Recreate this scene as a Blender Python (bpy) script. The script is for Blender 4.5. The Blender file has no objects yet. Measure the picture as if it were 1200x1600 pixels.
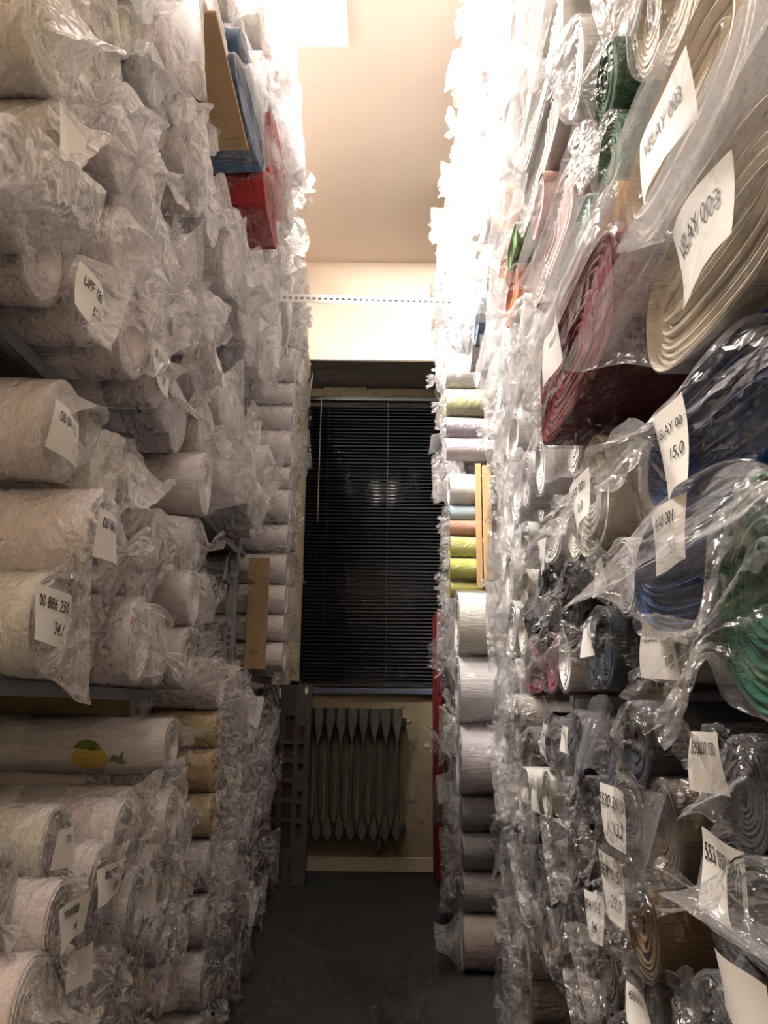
import bpy, math, random
import numpy as np
from mathutils import Matrix, Vector, Euler

R = math.radians
rng = random.Random(7)
scn = bpy.context.scene
col = scn.collection

# ------------------------------------------------------------------ camera
F_PX = 1294.0
CAM_Z = 0.81
cam_data = bpy.data.cameras.new('camera')
cam = bpy.data.objects.new('camera', cam_data)
col.objects.link(cam)
cam_data.sensor_fit = 'HORIZONTAL'
cam_data.sensor_width = 36.0
cam_data.lens = 36.0 * F_PX / 1200.0
cam_data.clip_start = 0.02
CAM_ROT = Euler((R(90 + 13.47), 0, 0)).to_matrix() @ Matrix.Rotation(R(0.6), 3, 'Z')
cam.matrix_world = Matrix.Translation((0, 0, CAM_Z)) @ CAM_ROT.to_4x4()
scn.camera = cam
CAM_INV = CAM_ROT.inverted()


def proj(p):
    """photograph position of a world point"""
    q = CAM_INV @ (Vector(p) - Vector((0, 0, CAM_Z)))
    d = max(-q.z, 1e-3)
    return 600 + F_PX * q.x / d, 800 - F_PX * q.y / d


def on_x(px, py, X):
    d = CAM_ROT @ Vector((px - 600, 800 - py, -F_PX))
    t = X / d.x
    return Vector((X, d.y * t, CAM_Z + d.z * t))


# ------------------------------------------------------------------ world and view
world = bpy.data.worlds.new('world')
scn.world = world
world.use_nodes = True
world.node_tree.nodes['Background'].inputs[0].default_value = (0.02, 0.022, 0.03, 1)
world.node_tree.nodes['Background'].inputs[1].default_value = 0.2
scn.view_settings.view_transform = 'Standard'
scn.view_settings.look = 'None'
scn.view_settings.gamma = 1.0
scn.view_settings.use_curve_mapping = False
scn.view_settings.exposure = 0.0
scn.cycles.max_bounces = 9
scn.cycles.diffuse_bounces = 7
scn.cycles.glossy_bounces = 2
scn.cycles.transmission_bounces = 6
scn.cycles.transparent_max_bounces = 14
scn.cycles.use_adaptive_sampling = True
scn.cycles.adaptive_threshold = 0.1
scn.cycles.adaptive_min_samples = 10
scn.cycles.sample_clamp_indirect = 4.0
scn.cycles.sample_clamp_direct = 20.0
scn.cycles.use_denoising = True
scn.cycles.caustics_reflective = False
scn.cycles.caustics_refractive = False
LAMP_POWER = 1950.0
LAMP_FILL = 100.0  # strength of the added fill lamp
LAMP_COLOUR = (1.0, 0.915, 0.845, 1)

# ------------------------------------------------------------------ node helpers


def new_mat(name):
    m = bpy.data.materials.new(name)
    m.use_nodes = True
    nt = m.node_tree
    nt.nodes.clear()
    out = nt.nodes.new('ShaderNodeOutputMaterial')
    return m, nt, out


def N(nt, kind, **kw):
    n = nt.nodes.new(kind)
    for k, v in kw.items():
        if k in n.inputs:
            n.inputs[k].default_value = v
        else:
            setattr(n, k, v)
    return n


def plain(name, rgb, rough=0.6, metal=0.0, var=0.12, scale=14.0, bump=0.15, bscale=60.0, spec=0.4):
    m, nt, out = new_mat(name)
    b = N(nt, 'ShaderNodeBsdfPrincipled')
    b.inputs['Roughness'].default_value = rough
    b.inputs['Metallic'].default_value = metal
    b.inputs['Specular IOR Level'].default_value = spec
    tc = N(nt, 'ShaderNodeTexCoord')
    n1 = N(nt, 'ShaderNodeTexNoise', Scale=scale, Detail=5.0)
    nt.links.new(tc.outputs['Object'], n1.inputs['Vector'])
    mx = N(nt, 'ShaderNodeMix', data_type='RGBA')
    nt.links.new(n1.outputs['Fac'], mx.inputs[0])
    mx.inputs[6].default_value = tuple(c * (1 - var) for c in rgb) + (1,)
    mx.inputs[7].default_value = tuple(min(1, c * (1 + var)) for c in rgb) + (1,)
    nt.links.new(mx.outputs[2], b.inputs['Base Color'])
    if bump:
        n2 = N(nt, 'ShaderNodeTexNoise', Scale=bscale, Detail=4.0)
        nt.links.new(tc.outputs['Object'], n2.inputs['Vector'])
        bp = N(nt, 'ShaderNodeBump', Strength=bump, Distance=0.004)
        nt.links.new(n2.outputs['Fac'], bp.inputs['Height'])
        nt.links.new(bp.outputs['Normal'], b.inputs['Normal'])
    nt.links.new(b.outputs[0], out.inputs[0])
    return m


def emission(name, rgb, power):
    m, nt, out = new_mat(name)
    e = N(nt, 'ShaderNodeEmission')
    e.inputs[0].default_value = rgb
    e.inputs[1].default_value = power
    nt.links.new(e.outputs[0], out.inputs[0])
    return m


def cloth_material():
    m, nt, out = new_mat('woven_cloth')
    b = N(nt, 'ShaderNodeBsdfPrincipled')
    b.inputs['Roughness'].default_value = 0.85
    b.inputs['Specular IOR Level'].default_value = 0.15
    oi = N(nt, 'ShaderNodeObjectInfo')
    tc = N(nt, 'ShaderNodeTexCoord')
    n1 = N(nt, 'ShaderNodeTexNoise', Scale=2.5, Detail=4.0)
    nt.links.new(tc.outputs['Object'], n1.inputs['Vector'])
    mp = N(nt, 'ShaderNodeMapRange')
    mp.inputs['To Min'].default_value = 0.86
    mp.inputs['To Max'].default_value = 1.12
    nt.links.new(n1.outputs['Fac'], mp.inputs['Value'])
    mul = N(nt, 'ShaderNodeVectorMath', operation='SCALE')
    nt.links.new(oi.outputs['Color'], mul.inputs[0])
    nt.links.new(mp.outputs[0], mul.inputs['Scale'])
    nt.links.new(mul.outputs[0], b.inputs['Base Color'])
    n2 = N(nt, 'ShaderNodeTexNoise', Scale=22.0, Detail=6.0)
    nt.links.new(tc.outputs['Object'], n2.inputs['Vector'])
    bp = N(nt, 'ShaderNodeBump', Strength=0.25, Distance=0.02)
    nt.links.new(n2.outputs['Fac'], bp.inputs['Height'])
    nt.links.new(bp.outputs['Normal'], b.inputs['Normal'])
    nt.links.new(b.outputs[0], out.inputs[0])
    return m


def film_material():
    """thin polythene: see-through, shiny, milky where it is folded; alpha of the object's colour sets how milky"""
    m, nt, out = new_mat('polythene_film')
    oi = N(nt, 'ShaderNodeObjectInfo')
    tc = N(nt, 'ShaderNodeTexCoord')
    v = N(nt, 'ShaderNodeTexVoronoi', feature='DISTANCE_TO_EDGE', Scale=1.3)
    nz = N(nt, 'ShaderNodeTexNoise', Scale=1.6, Detail=3.0)
    add = N(nt, 'ShaderNodeVectorMath', operation='MULTIPLY_ADD')
    nt.links.new(nz.outputs['Color'], add.inputs[0])
    add.inputs[1].default_value = (0.9, 0.9, 0.9)
    nt.links.new(tc.outputs['Object'], nz.inputs['Vector'])
    nt.links.new(tc.outputs['Object'], add.inputs[2])
    nt.links.new(add.outputs[0], v.inputs['Vector'])
    crease = N(nt, 'ShaderNodeMapRange')
    crease.inputs['From Max'].default_value = 0.22
    crease.inputs['To Min'].default_value = 1.0
    crease.inputs['To Max'].default_value = 0.0
    nt.links.new(v.outputs['Distance'], crease.inputs['Value'])
    v2 = N(nt, 'ShaderNodeTexVoronoi', feature='F1', Scale=2.3)
    nt.links.new(add.outputs[0], v2.inputs['Vector'])
    hsum = N(nt, 'ShaderNodeMath', operation='MULTIPLY_ADD')
    nt.links.new(v2.outputs['Distance'], hsum.inputs[0])
    hsum.inputs[1].default_value = 0.7
    nt.links.new(crease.outputs[0], hsum.inputs[2])
    bp = N(nt, 'ShaderNodeBump', Strength=0.36, Distance=0.06)
    nt.links.new(hsum.outputs[0], bp.inputs['Height'])
    # opacity
    lw = N(nt, 'ShaderNodeLayerWeight', Blend=0.35)
    nt.links.new(bp.outputs['Normal'], lw.inputs['Normal'])
    f1 = N(nt, 'ShaderNodeMath', operation='MULTIPLY_ADD')
    nt.links.new(lw.outputs['Facing'], f1.inputs[0])
    f1.inputs[1].default_value = 2.0
    f1.inputs[2].default_value = 1.0
    f2 = N(nt, 'ShaderNodeMath', operation='MULTIPLY_ADD')
    nt.links.new(crease.outputs[0], f2.inputs[0])
    f2.inputs[1].default_value = 0.5
    nt.links.new(f1.outputs[0], f2.inputs[2])
    f3 = N(nt, 'ShaderNodeMath', operation='MULTIPLY')
    nt.links.new(f2.outputs[0], f3.inputs[0])
    nt.links.new(oi.outputs['Alpha'], f3.inputs[1])
    f3.use_clamp = True
    f2 = f3
    tr = N(nt, 'ShaderNodeBsdfTransparent')
    tr.inputs[0].default_value = (0.985, 0.985, 0.985, 1)
    df = N(nt, 'ShaderNodeBsdfDiffuse')
    df.inputs[0].default_value = (0.88, 0.86, 0.862, 1)
    nt.links.new(bp.outputs['Normal'], df.inputs['Normal'])
    tl = N(nt, 'ShaderNodeBsdfTranslucent')
    tl.inputs[0].default_value = (0.88, 0.86, 0.862, 1)
    md = N(nt, 'ShaderNodeMixShader')
    md.inputs[0].default_value = 0.35
    nt.links.new(df.outputs[0], md.inputs[1])
    nt.links.new(tl.outputs[0], md.inputs[2])
    m1 = N(nt, 'ShaderNodeMixShader')
    nt.links.new(f2.outputs[0], m1.inputs[0])
    nt.links.new(tr.outputs[0], m1.inputs[1])
    nt.links.new(md.outputs[0], m1.inputs[2])
    gl = N(nt, 'ShaderNodeBsdfGlossy', Roughness=0.2)
    nt.links.new(bp.outputs['Normal'], gl.inputs['Normal'])
    lw2 = N(nt, 'ShaderNodeLayerWeight', Blend=0.5)
    nt.links.new(bp.outputs['Normal'], lw2.inputs['Normal'])
    pw = N(nt, 'ShaderNodeMath', operation='POWER')
    nt.links.new(lw2.outputs['Facing'], pw.inputs[0])
    pw.inputs[1].default_value = 4.0
    fr = N(nt, 'ShaderNodeMath', operation='MULTIPLY_ADD')
    nt.links.new(pw.outputs[0], fr.inputs[0])
    fr.inputs[1].default_value = 0.38
    fr.inputs[2].default_value = 0.05
    m2 = N(nt, 'ShaderNodeMixShader')
    nt.links.new(fr.outputs[0], m2.inputs[0])
    nt.links.new(m1.outputs[0], m2.inputs[1])
    nt.links.new(gl.outputs[0], m2.inputs[2])
    nt.links.new(m2.outputs[0], out.inputs[0])
    return m


def carpet_material():
    m, nt, out = new_mat('grey_carpet')
    b = N(nt, 'ShaderNodeBsdfPrincipled')
    b.inputs['Roughness'].default_value = 0.95
    b.inputs['Specular IOR Level'].default_value = 0.1
    tc = N(nt, 'ShaderNodeTexCoord')
    n1 = N(nt, 'ShaderNodeTexNoise', Scale=260.0, Detail=3.0)
    n2 = N(nt, 'ShaderNodeTexNoise', Scale=3.0, Detail=4.0)
    for n in (n1, n2):
        nt.links.new(tc.outputs['Object'], n.inputs['Vector'])
    mx = N(nt, 'ShaderNodeMath', operation='MULTIPLY_ADD')
    nt.links.new(n2.outputs['Fac'], mx.inputs[0])
    mx.inputs[1].default_value = 0.35
    nt.links.new(n1.outputs['Fac'], mx.inputs[2])
    cr = N(nt, 'ShaderNodeValToRGB')
    cr.color_ramp.elements[0].position = 0.35
    cr.color_ramp.elements[0].color = (0.028, 0.029, 0.031, 1)
    cr.color_ramp.elements[1].position = 1.0
    cr.color_ramp.elements[1].color = (0.085, 0.083, 0.082, 1)
    nt.links.new(mx.outputs[0], cr.inputs[0])
    nt.links.new(cr.outputs[0], b.inputs['Base Color'])
    bp = N(nt, 'ShaderNodeBump', Strength=0.5, Distance=0.005)
    nt.links.new(n1.outputs['Fac'], bp.inputs['Height'])
    nt.links.new(bp.outputs['Normal'], b.inputs['Normal'])
    nt.links.new(b.outputs[0], out.inputs[0])
    return m


M = {
    'wall': plain('cream_plaster', (0.80, 0.71, 0.59), 0.85, var=0.05, scale=3, bump=0.3, bscale=30),
    'shade_wall': plain('stained_cream_shade_tint', (0.34, 0.28, 0.18), 0.85, var=0.22, scale=5, bump=0.5, bscale=22),  # stained cream, with the shade under the window put into the colour
    'ceiling': plain('cream_ceiling_paint', (0.80, 0.70, 0.61), 0.9, var=0.03, scale=2, bump=0.15, bscale=25),
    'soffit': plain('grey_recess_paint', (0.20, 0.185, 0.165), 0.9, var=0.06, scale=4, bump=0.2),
    'carpet': carpet_material(),
    'cloth': cloth_material(),
    'film': film_material(),
    'metal': plain('galvanised_steel', (0.42, 0.42, 0.42), 0.42, 0.75, var=0.2, scale=9, bump=0.05),
    'white_metal': plain('white_slotted_steel', (0.78, 0.76, 0.72), 0.45, 0.1, var=0.06, bump=0.05),
    'dark_metal': plain('dark_shelf_steel', (0.22, 0.22, 0.23), 0.5, 0.5, var=0.2, scale=9, bump=0.05),
    'slat': plain('black_blind_slat', (0.02, 0.02, 0.023), 0.5, 0.0, var=0.1, bump=0.0, spec=0.6),
    'cord': plain('grey_blind_cord', (0.10, 0.10, 0.11), 0.5, bump=0.0),
    'wand': plain('clear_grey_wand', (0.30, 0.29, 0.29), 0.25, bump=0.0),
    'radiator': plain('grey_radiator_paint', (0.115, 0.115, 0.095), 0.45, 0.0, var=0.15, bump=0.1),
    'sill': plain('blue_grey_sill_paint', (0.13, 0.15, 0.22), 0.5, bump=0.05),
    'frame': plain('cream_window_paint', (0.62, 0.56, 0.42), 0.55, bump=0.05),
    'plastic': plain('grey_moulded_plastic', (0.075, 0.075, 0.072), 0.5, var=0.08, bump=0.1),
    'red': plain('red_enamel', (0.15, 0.008, 0.012), 0.45, bump=0.05),
    'wire': plain('dark_wire', (0.07, 0.05, 0.05), 0.5, 0.4, bump=0.0),
    'card': plain('brown_cardboard', (0.34, 0.23, 0.12), 0.85, var=0.1, scale=8, bump=0.2),
    'box': plain('dark_brown_cardboard', (0.12, 0.075, 0.04), 0.85, var=0.15, scale=8, bump=0.2),
    'wood': plain('tan_wood', (0.48, 0.31, 0.15), 0.6, var=0.18, scale=22, bump=0.1),
    'tan': plain('beige_board', (0.42, 0.33, 0.19), 0.7, var=0.15, scale=6, bump=0.1),
    'paper': plain('white_paper', (0.82, 0.81, 0.78), 0.7, var=0.03, bump=0.0),
    'tube': plain('grey_card_tube', (0.34, 0.30, 0.26), 0.8, var=0.1),
    'ink': plain('black_ink', (0.018, 0.018, 0.018), 0.6, bump=0.0),
    'tie': plain('white_tape', (0.85, 0.85, 0.84), 0.4, var=0.03, bump=0.0),
    'lamp_housing': plain('white_lamp_housing', (0.8, 0.78, 0.72), 0.5, bump=0.0),
    'lamp': emission('lamp_diffuser_glow', LAMP_COLOUR, LAMP_POWER),
    'fill_lamp': emission('fill_lamp_glow', LAMP_COLOUR, LAMP_FILL),  # glow of the unseen lamp added for fill
    'lemon': plain('lemon_yellow_print', (0.62, 0.44, 0.06), 0.8, var=0.2, scale=40, bump=0.0),
    'lime': plain('lime_green_print', (0.16, 0.22, 0.04), 0.8, var=0.25, scale=40, bump=0.0),
    'night': plain('night_window_glass', (0.01, 0.011, 0.014), 0.05, var=0.0, bump=0.0),
}

# ------------------------------------------------------------------ object helpers


def empty(name, loc, label=None, cat=None, group=None):
    o = bpy.data.objects.new(name, None)
    o.empty_display_size = 0.05
    col.objects.link(o)
    o.location = loc
    if label:
        o['label'] = label
    if cat:
        o['category'] = cat
    if group:
        o['group'] = group
    return o


def link(name, mesh, parent=None, colour=None):
    o = bpy.data.objects.new(name, mesh)
    col.objects.link(o)
    if parent is not None:
        o.parent = parent
    if colour is not None:
        o.color = colour
    return o


class MB:
    def __init__(s):
        s.v, s.f = [], []

    def add(s, verts, faces):
        k = len(s.v)
        s.v += [tuple(p) for p in verts]
        s.f += [tuple(i + k for i in f) for f in faces]
        return s

    def box(s, x0, x1, y0, y1, z0, z1):
        return s.add([(x, y, z) for x in (x0, x1) for y in (y0, y1) for z in (z0, z1)],
                     [(0, 1, 3, 2), (4, 6, 7, 5), (0, 4, 5, 1), (2, 3, 7, 6), (0, 2, 6, 4), (1, 5, 7, 3)])

    def tube(s, pts, r, n=8):
        pts = [Vector(p) for p in pts]
        vs, fs = [], []
        for i, p in enumerate(pts):
            d = (pts[min(i + 1, len(pts) - 1)] - pts[max(i - 1, 0)]).normalized()
            a = d.orthogonal().normalized()
            b = d.cross(a)
            for k in range(n):
                t = 2 * math.pi * k / n
                vs.append(p + (a * math.cos(t) + b * math.sin(t)) * r)
        for i in range(len(pts) - 1):
            for k in range(n):
                fs.append((i * n + k, i * n + (k + 1) % n, (i + 1) * n + (k + 1) % n, (i + 1) * n + k))
        fs.append(tuple(range(n))[::-1])
        fs.append(tuple((len(pts) - 1) * n + k for k in range(n)))
        return s.add(vs, fs)

    def mesh(s, name, mat, smooth=False):
        me = bpy.data.meshes.new(name)
        me.from_pydata(s.v, [], s.f)
        me.materials.append(mat)
        if smooth:
            me.polygons.foreach_set('use_smooth', [True] * len(me.polygons))
        me.update()
        return me

    def build(s, name, mat, parent=None, smooth=False, bevel=0.0):
        o = link(name, s.mesh(name, mat, smooth), parent)
        if bevel:
            b = o.modifiers.new('bevel', 'BEVEL')
            b.width = bevel
            b.segments = 2
            b.limit_method = 'ANGLE'
        return o


def structure(o):
    o['kind'] = 'structure'
    return o


def strip_with_holes(w, h, holes, thick, mat, name):
    """flat panel in local X (width) and Z (height) with rectangular openings, thickness along Y"""
    xs = sorted({0.0, w} | {a for q in holes for a in (q[0], q[1])})
    zs = sorted({0.0, h} | {a for q in holes for a in (q[2], q[3])})
    ix = {x: i for i, x in enumerate(xs)}
    nz = len(zs)
    v = [(x, y, z) for y in (0.0, thick) for x in xs for z in zs]
    K = len(xs) * nz
    solid = np.ones((len(xs) - 1, nz - 1), bool)
    for i in range(len(xs) - 1):
        for j in range(nz - 1):
            cx, cz = (xs[i] + xs[i + 1]) / 2, (zs[j] + zs[j + 1]) / 2
            if any(q[0] < cx < q[1] and q[2] < cz < q[3] for q in holes):
                solid[i, j] = False
    f = []
    idx = lambda i, j, k: k * K + i * nz + j
    S = lambda i, j: 0 <= i < solid.shape[0] and 0 <= j < solid.shape[1] and solid[i, j]
    for i in range(solid.shape[0]):
        for j in range(solid.shape[1]):
            if not solid[i, j]:
                continue
            a, b, c, d = (i, j), (i + 1, j), (i + 1, j + 1), (i, j + 1)
            f.append(tuple(idx(*p, 0) for p in (a, b, c, d)))
            f.append(tuple(idx(*p, 1) for p in (d, c, b, a)))
            for (p, q, n) in ((a, b, (i, j - 1)), (b, c, (i + 1, j)), (c, d, (i, j + 1)), (d, a, (i - 1, j))):
                if not S(*n):
                    f.append((idx(*p, 0), idx(*p, 1), idx(*q, 1), idx(*q, 0)))
    used = sorted({i for q in f for i in q})
    re = {o: n for n, o in enumerate(used)}
    me = bpy.data.meshes.new(name)
    me.from_pydata([v[i] for i in used], [], [tuple(re[i] for i in q) for q in f])
    me.materials.append(mat)
    me.update()
    return me


# ------------------------------------------------------------------ room
YB, ZC, YW = 4.60, 3.49, 5.04            # back wall, ceiling height, window plane
XL, XR, YN = -1.45, 1.35, -2.4
WX0, WX1, WZ0, WZ1 = -0.545, 0.56, 0.925, 2.845

structure(MB().box(XL, XR, YN, YB + 0.6, -0.05, 0).build('floor', M['carpet']))
structure(MB().box(XL, XR, YN, YB + 0.6, ZC, ZC + 0.05).build('ceiling', M['ceiling']))
structure(MB().box(XL - .06, XL, YN, YB, 0, ZC).build('wall_left', M['wall']))
structure(MB().box(XR, XR + .06, YN, YB, 0, ZC).build('wall_right', M['wall']))
structure(MB().box(XL, XR, YN - .06, YN, 0, ZC).build('wall_front', M['wall']))
wb = MB()
wb.box(XL, WX0, YB, YW + .1, 0, ZC).box(WX1, XR, YB, YW + .1, 0, ZC)
structure(MB().box(WX0, WX1, YB, YW + .1, 0, WZ0 - .03).build('wall_below', M['shade_wall']))  # wall under the sill, its shade painted in by a darker colour
wb.box(WX0, WX1, YB, YW + .1, WZ1, ZC)
structure(wb.build('wall_back', M['wall']))
structure(MB().box(WX0, WX1, YB + .004, YW, WZ1 - .006, WZ1 - .001).build('trim_1', M['soffit']))
structure(MB().box(WX0 - .12, WX1 + .12, YB - .035, YW, WZ0 - .03, WZ0).build('trim_2', M['sill'], bevel=.004))
structure(MB().box(XL, XR, YB - .014, YB, 0, .07).build('baseboard_back', M['frame'], bevel=.003))

# window behind the blind
win = structure(empty('window_1', (0, YW, WZ0)))
fr = MB()
y0, y1 = 0.0, 0.05
fr.box(WX0, WX0 + .05, y0, y1, 0, WZ1 - WZ0).box(WX1 - .05, WX1, y0, y1, 0, WZ1 - WZ0)
fr.box(WX0, WX1, y0, y1, 0, .05).box(WX0, WX1, y0, y1, WZ1 - WZ0 - .13, WZ1 - WZ0)
fr.build('window_frame', M['frame'], win)
MB().box(WX0 + .05, WX1 - .05, .02, .026, .05, WZ1 - WZ0 - .13).build('pane', M['night'], win)
MB().box(-.40, -.12, -.02, -.001, WZ1 - WZ0 - .075, WZ1 - WZ0 - .005).build('vent_cover', M['frame'], win, bevel=.004)

# venetian blind
BX0, BX1, BY = -0.478, 0.545, YW - 0.06
bt, bb = 2.755, 0.945
blind = empty('venetian_blind', (0, BY, bb), 'black slatted venetian blind drawn down over the dark window', 'blind')
MB().box(BX0, BX1, -.02, .02, bt - bb - .028, bt - bb).build('headrail', M['slat'], blind, bevel=.002)
MB().box(BX0, BX1, -.013, .013, 0, .012).build('bottom_rail', M['slat'], blind, bevel=.002)
sv, sf = [], []
for k in range(6):
    t = (k / 5 - .5)
    sv += [(BX0, t * .026, .0028 * (1 - 4 * t * t)), (BX1, t * .026, .0028 * (1 - 4 * t * t))]
    if k:
        sf.append((2 * k - 2, 2 * k - 1, 2 * k + 1, 2 * k))
slat_me = MB().add(sv, sf).mesh('slat', M['slat'], True)
n_slat = 80
for i in range(n_slat):
    s = link('slat', slat_me, blind)
    s.location = (rng.uniform(-.001, .001), 0, .025 + (bt - bb - .065) * i / (n_slat - 1))
    s.rotation_euler = (R(rng.uniform(31, 35)), R(rng.uniform(-.06, .06)), 0)
for x in (-.355, .02, .40):
    MB().tube([(x, -.016, .01), (x, -.016, bt - bb - .03)], .0012, 6).build('ladder_cord', M['cord'], blind)
MB().tube([(-.405, -.03, bt - bb - .02), (-.407, -.034, .98)], .0042, 8).build('tilt_wand', M['wand'], blind, True)

# radiator under the window
rad = empty('radiator', (-.415, 4.51, .165), 'old grey sectional radiator under the window sill', 'radiator')
H, P = .655, .0583
prof = [(-.5, .97), (-.42, 1.0), (.42, 1.0), (.5, .97), (.5, .89), (.08, .74), (.06, .5), (.08, .2), (.48, .09), (.48, .055), (.0, .0),
        (-.48, .055), (-.48, .09), (-.08, .2), (-.06, .5), (-.08, .74), (-.5, .89)]
n = len(prof)
pv = []
for (dy, k) in ((-.07, .72), (-.055, .97), (.055, .97), (.07, .72)):
    pv += [((x * k + .5) * P, dy, z * H) for x, z in prof]
pf = [tuple(range(n)), tuple(3 * n + i for i in range(n))[::-1]]
for r_ in range(3):
    for i in range(n):
        j = (i + 1) % n
        pf.append((r_ * n + i, (r_ + 1) * n + i, (r_ + 1) * n + j, r_ * n + j))
sec = MB().add(pv, pf).box(.16 * P, .84 * P, .025, .05, .06 * H, .93 * H).mesh('section', M['radiator'])
for i in range(9):
    o = link('section', sec, rad)
    o.location = (i * P, 0, 0)
MB().tube([(-.01, .0, .06), (9 * P + .02, .0, .06)], .022, 12).build('lower_header', M['radiator'], rad, True)
MB().tube([(-.01, .0, H - .07), (9 * P + .02, .0, H - .07)], .022, 12).build('upper_header', M['radiator'], rad, True)
MB().tube([(9 * P + .015, 0, H - .07), (9 * P + .045, 0, H - .07)], .010, 8).tube([(9 * P + .03, -.02, H - .07), (9 * P + .03, .0, H - .07)], .006, 8).build('bleed_valve', M['metal'], rad, True)
MB().box(6.05 * P, 6.9 * P, .03, .095, H * .66, H * .72).build('wall_bracket', M['frame'], rad, bevel=.003)
MB().tube([(7 * P, 0, .05), (7 * P, 0, -.04), (7 * P, .06, -.07)], .012, 10).build('return_pipe', M['radiator'], rad, True)

# grey plastic panel leaning by the radiator
pan = empty('plastic_panel', (-.555, 4.22, 0.001), 'tall grey perforated plastic panel leaning between the rack and radiator', 'panel')
pan.rotation_euler = (R(-2.5), 0, 0)
S4 = .192 / 240
PH = .93
zz = lambda y: PH - (y - 125) * PH / 1195
holes = []
for (a, b) in ((320, 465), (495, 575), (610, 695), (730, 815), (850, 935), (955, 1110)):
    holes.append((92 * S4, 150 * S4, zz(b), zz(a)))
for (a, b) in ((380, 460), (497, 573), (612, 650), (775, 813), (852, 933), (965, 1050)):
    holes.append((182 * S4, 216 * S4, zz(b), zz(a)))
    holes.append((26 * S4, 58 * S4, zz(b), zz(a)))
for y in (150, 205, 262, 1165, 1198, 1230, 1290):
    for x in (100, 144):
        holes.append((x * S4, (x + 14) * S4, zz(y + 9), zz(y)))
o = link('perforated_face', strip_with_holes(.2, PH, holes, .006, M['plastic'], 'perforated_face'), pan)
MB().box(0, .008, .006, .04, 0, PH).box(.192, .2, .006, .04, 0, PH).box(.008, .192, .006, .04, PH - .008, PH).build('rim', M['plastic'], pan)
MB().box(.008, .192, .030, .036, 0, PH - .008).build('hole_shade_back', M['wire'], pan)  # dark sheet added behind the holes to paint in their inner shade
MB().box(.03, .048, -.0015, .0, zz(208), zz(148)).build('sticker', M['paper'], pan)
ov = [(.175 + .009 * math.cos(t), -.0015, zz(160) + .018 * math.sin(t)) for t in [2 * math.pi * k / 16 for k in range(16)]]
MB().add(ov, [tuple(range(16))]).build('oval_sticker', M['paper'], pan)

# red mesh cage at the end of the aisle
cage = empty('wire_cage', (.265, 4.22, 0.0), 'dark red steel cage with a wire mesh side by the radiator wall', 'cage')
for (x, y) in ((0, 0), (0, .2), (.6, 0), (.6, .2)):
    MB().box(x, x + .035, y, y + .035, .03, 1.3).build('post', M['red'], cage, bevel=.003)
    MB().tube([(x + .017, y + .017, 0), (x + .017, y + .017, .035)], .014, 10).build('foot', M['wire'], cage)
for z in (.09, .68, 1.265):
    MB().box(.035, .6, .005, .03, z, z + .03).build('rail', M['red'], cage, bevel=.003)
g = MB()
for i in range(15):
    x = .05 + i * .037
    g.tube([(x, .015, .1), (x, .015, 1.27)], .0022, 5)
for i in range(30):
    z = .13 + i * .037
    g.tube([(.035, .019, z), (.6, .019, z)], .0022, 5)
o = g.build('wire_mesh', M['wire'], cage)
o['kind'] = 'stuff'

# ceiling lamps


def ceiling_lamp(x0, x1, y0, y1, tubes, mat, label):
    """white reflector plate on the ceiling with bare tubes under it"""
    t = empty('ceiling_lamp', (x0, y0, ZC), label, 'lamp')
    w, l = x1 - x0, y1 - y0
    MB().box(0, w, 0, l, -.018, 0).box(0, .006, .006, l - .006, -.037, -.018).box(w - .006, w, .006, l - .006, -.037, -.018).box(0, w, 0, .006, -.037, -.018).box(0, w, l - .006, l, -.037, -.018).build('reflector_plate', M['lamp_housing'], t)
    for x in tubes:
        MB().tube([(x - x0, .06, -.040), (x - x0, l - .06, -.040)], .012, 12).build('tube', mat, t, True)
        for y in (.03, l - .06):
            MB().box(x - x0 - .02, x - x0 + .02, y, y + .03, -.058, -.018).build('tube_holder', M['lamp_housing'], t, bevel=.003)


ceiling_lamp(-.74, -.165, 1.62, 2.86, (-.63, -.51), M['lamp'], 'bright tube lamp on the ceiling above the white-roll rack')
ceiling_lamp(-.25, .25, -.5, .7, (-.1, .1), M['fill_lamp'], 'unseen tube lamp added for fill on the ceiling at the aisle entrance')  # out of view, added to brighten the near end of the aisle

# ------------------------------------------------------------------ racks
LX, RX = -0.55, 0.45         # rack faces
POSTS = (0.90, 2.00, 3.10, 4.20)
SLOT_P = .024


def slotted_angle_mesh(name, length, mat, w=.036):
    n_ = int(length / SLOT_P)
    holes = [(w * .36, w * .64, (i + .22) * SLOT_P, (i + .74) * SLOT_P) for i in range(n_)]
    me = strip_with_holes(w, length, holes, .003, mat, name)
    return me


post_a = slotted_angle_mesh('post_web', 3.3, M['metal'])


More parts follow.
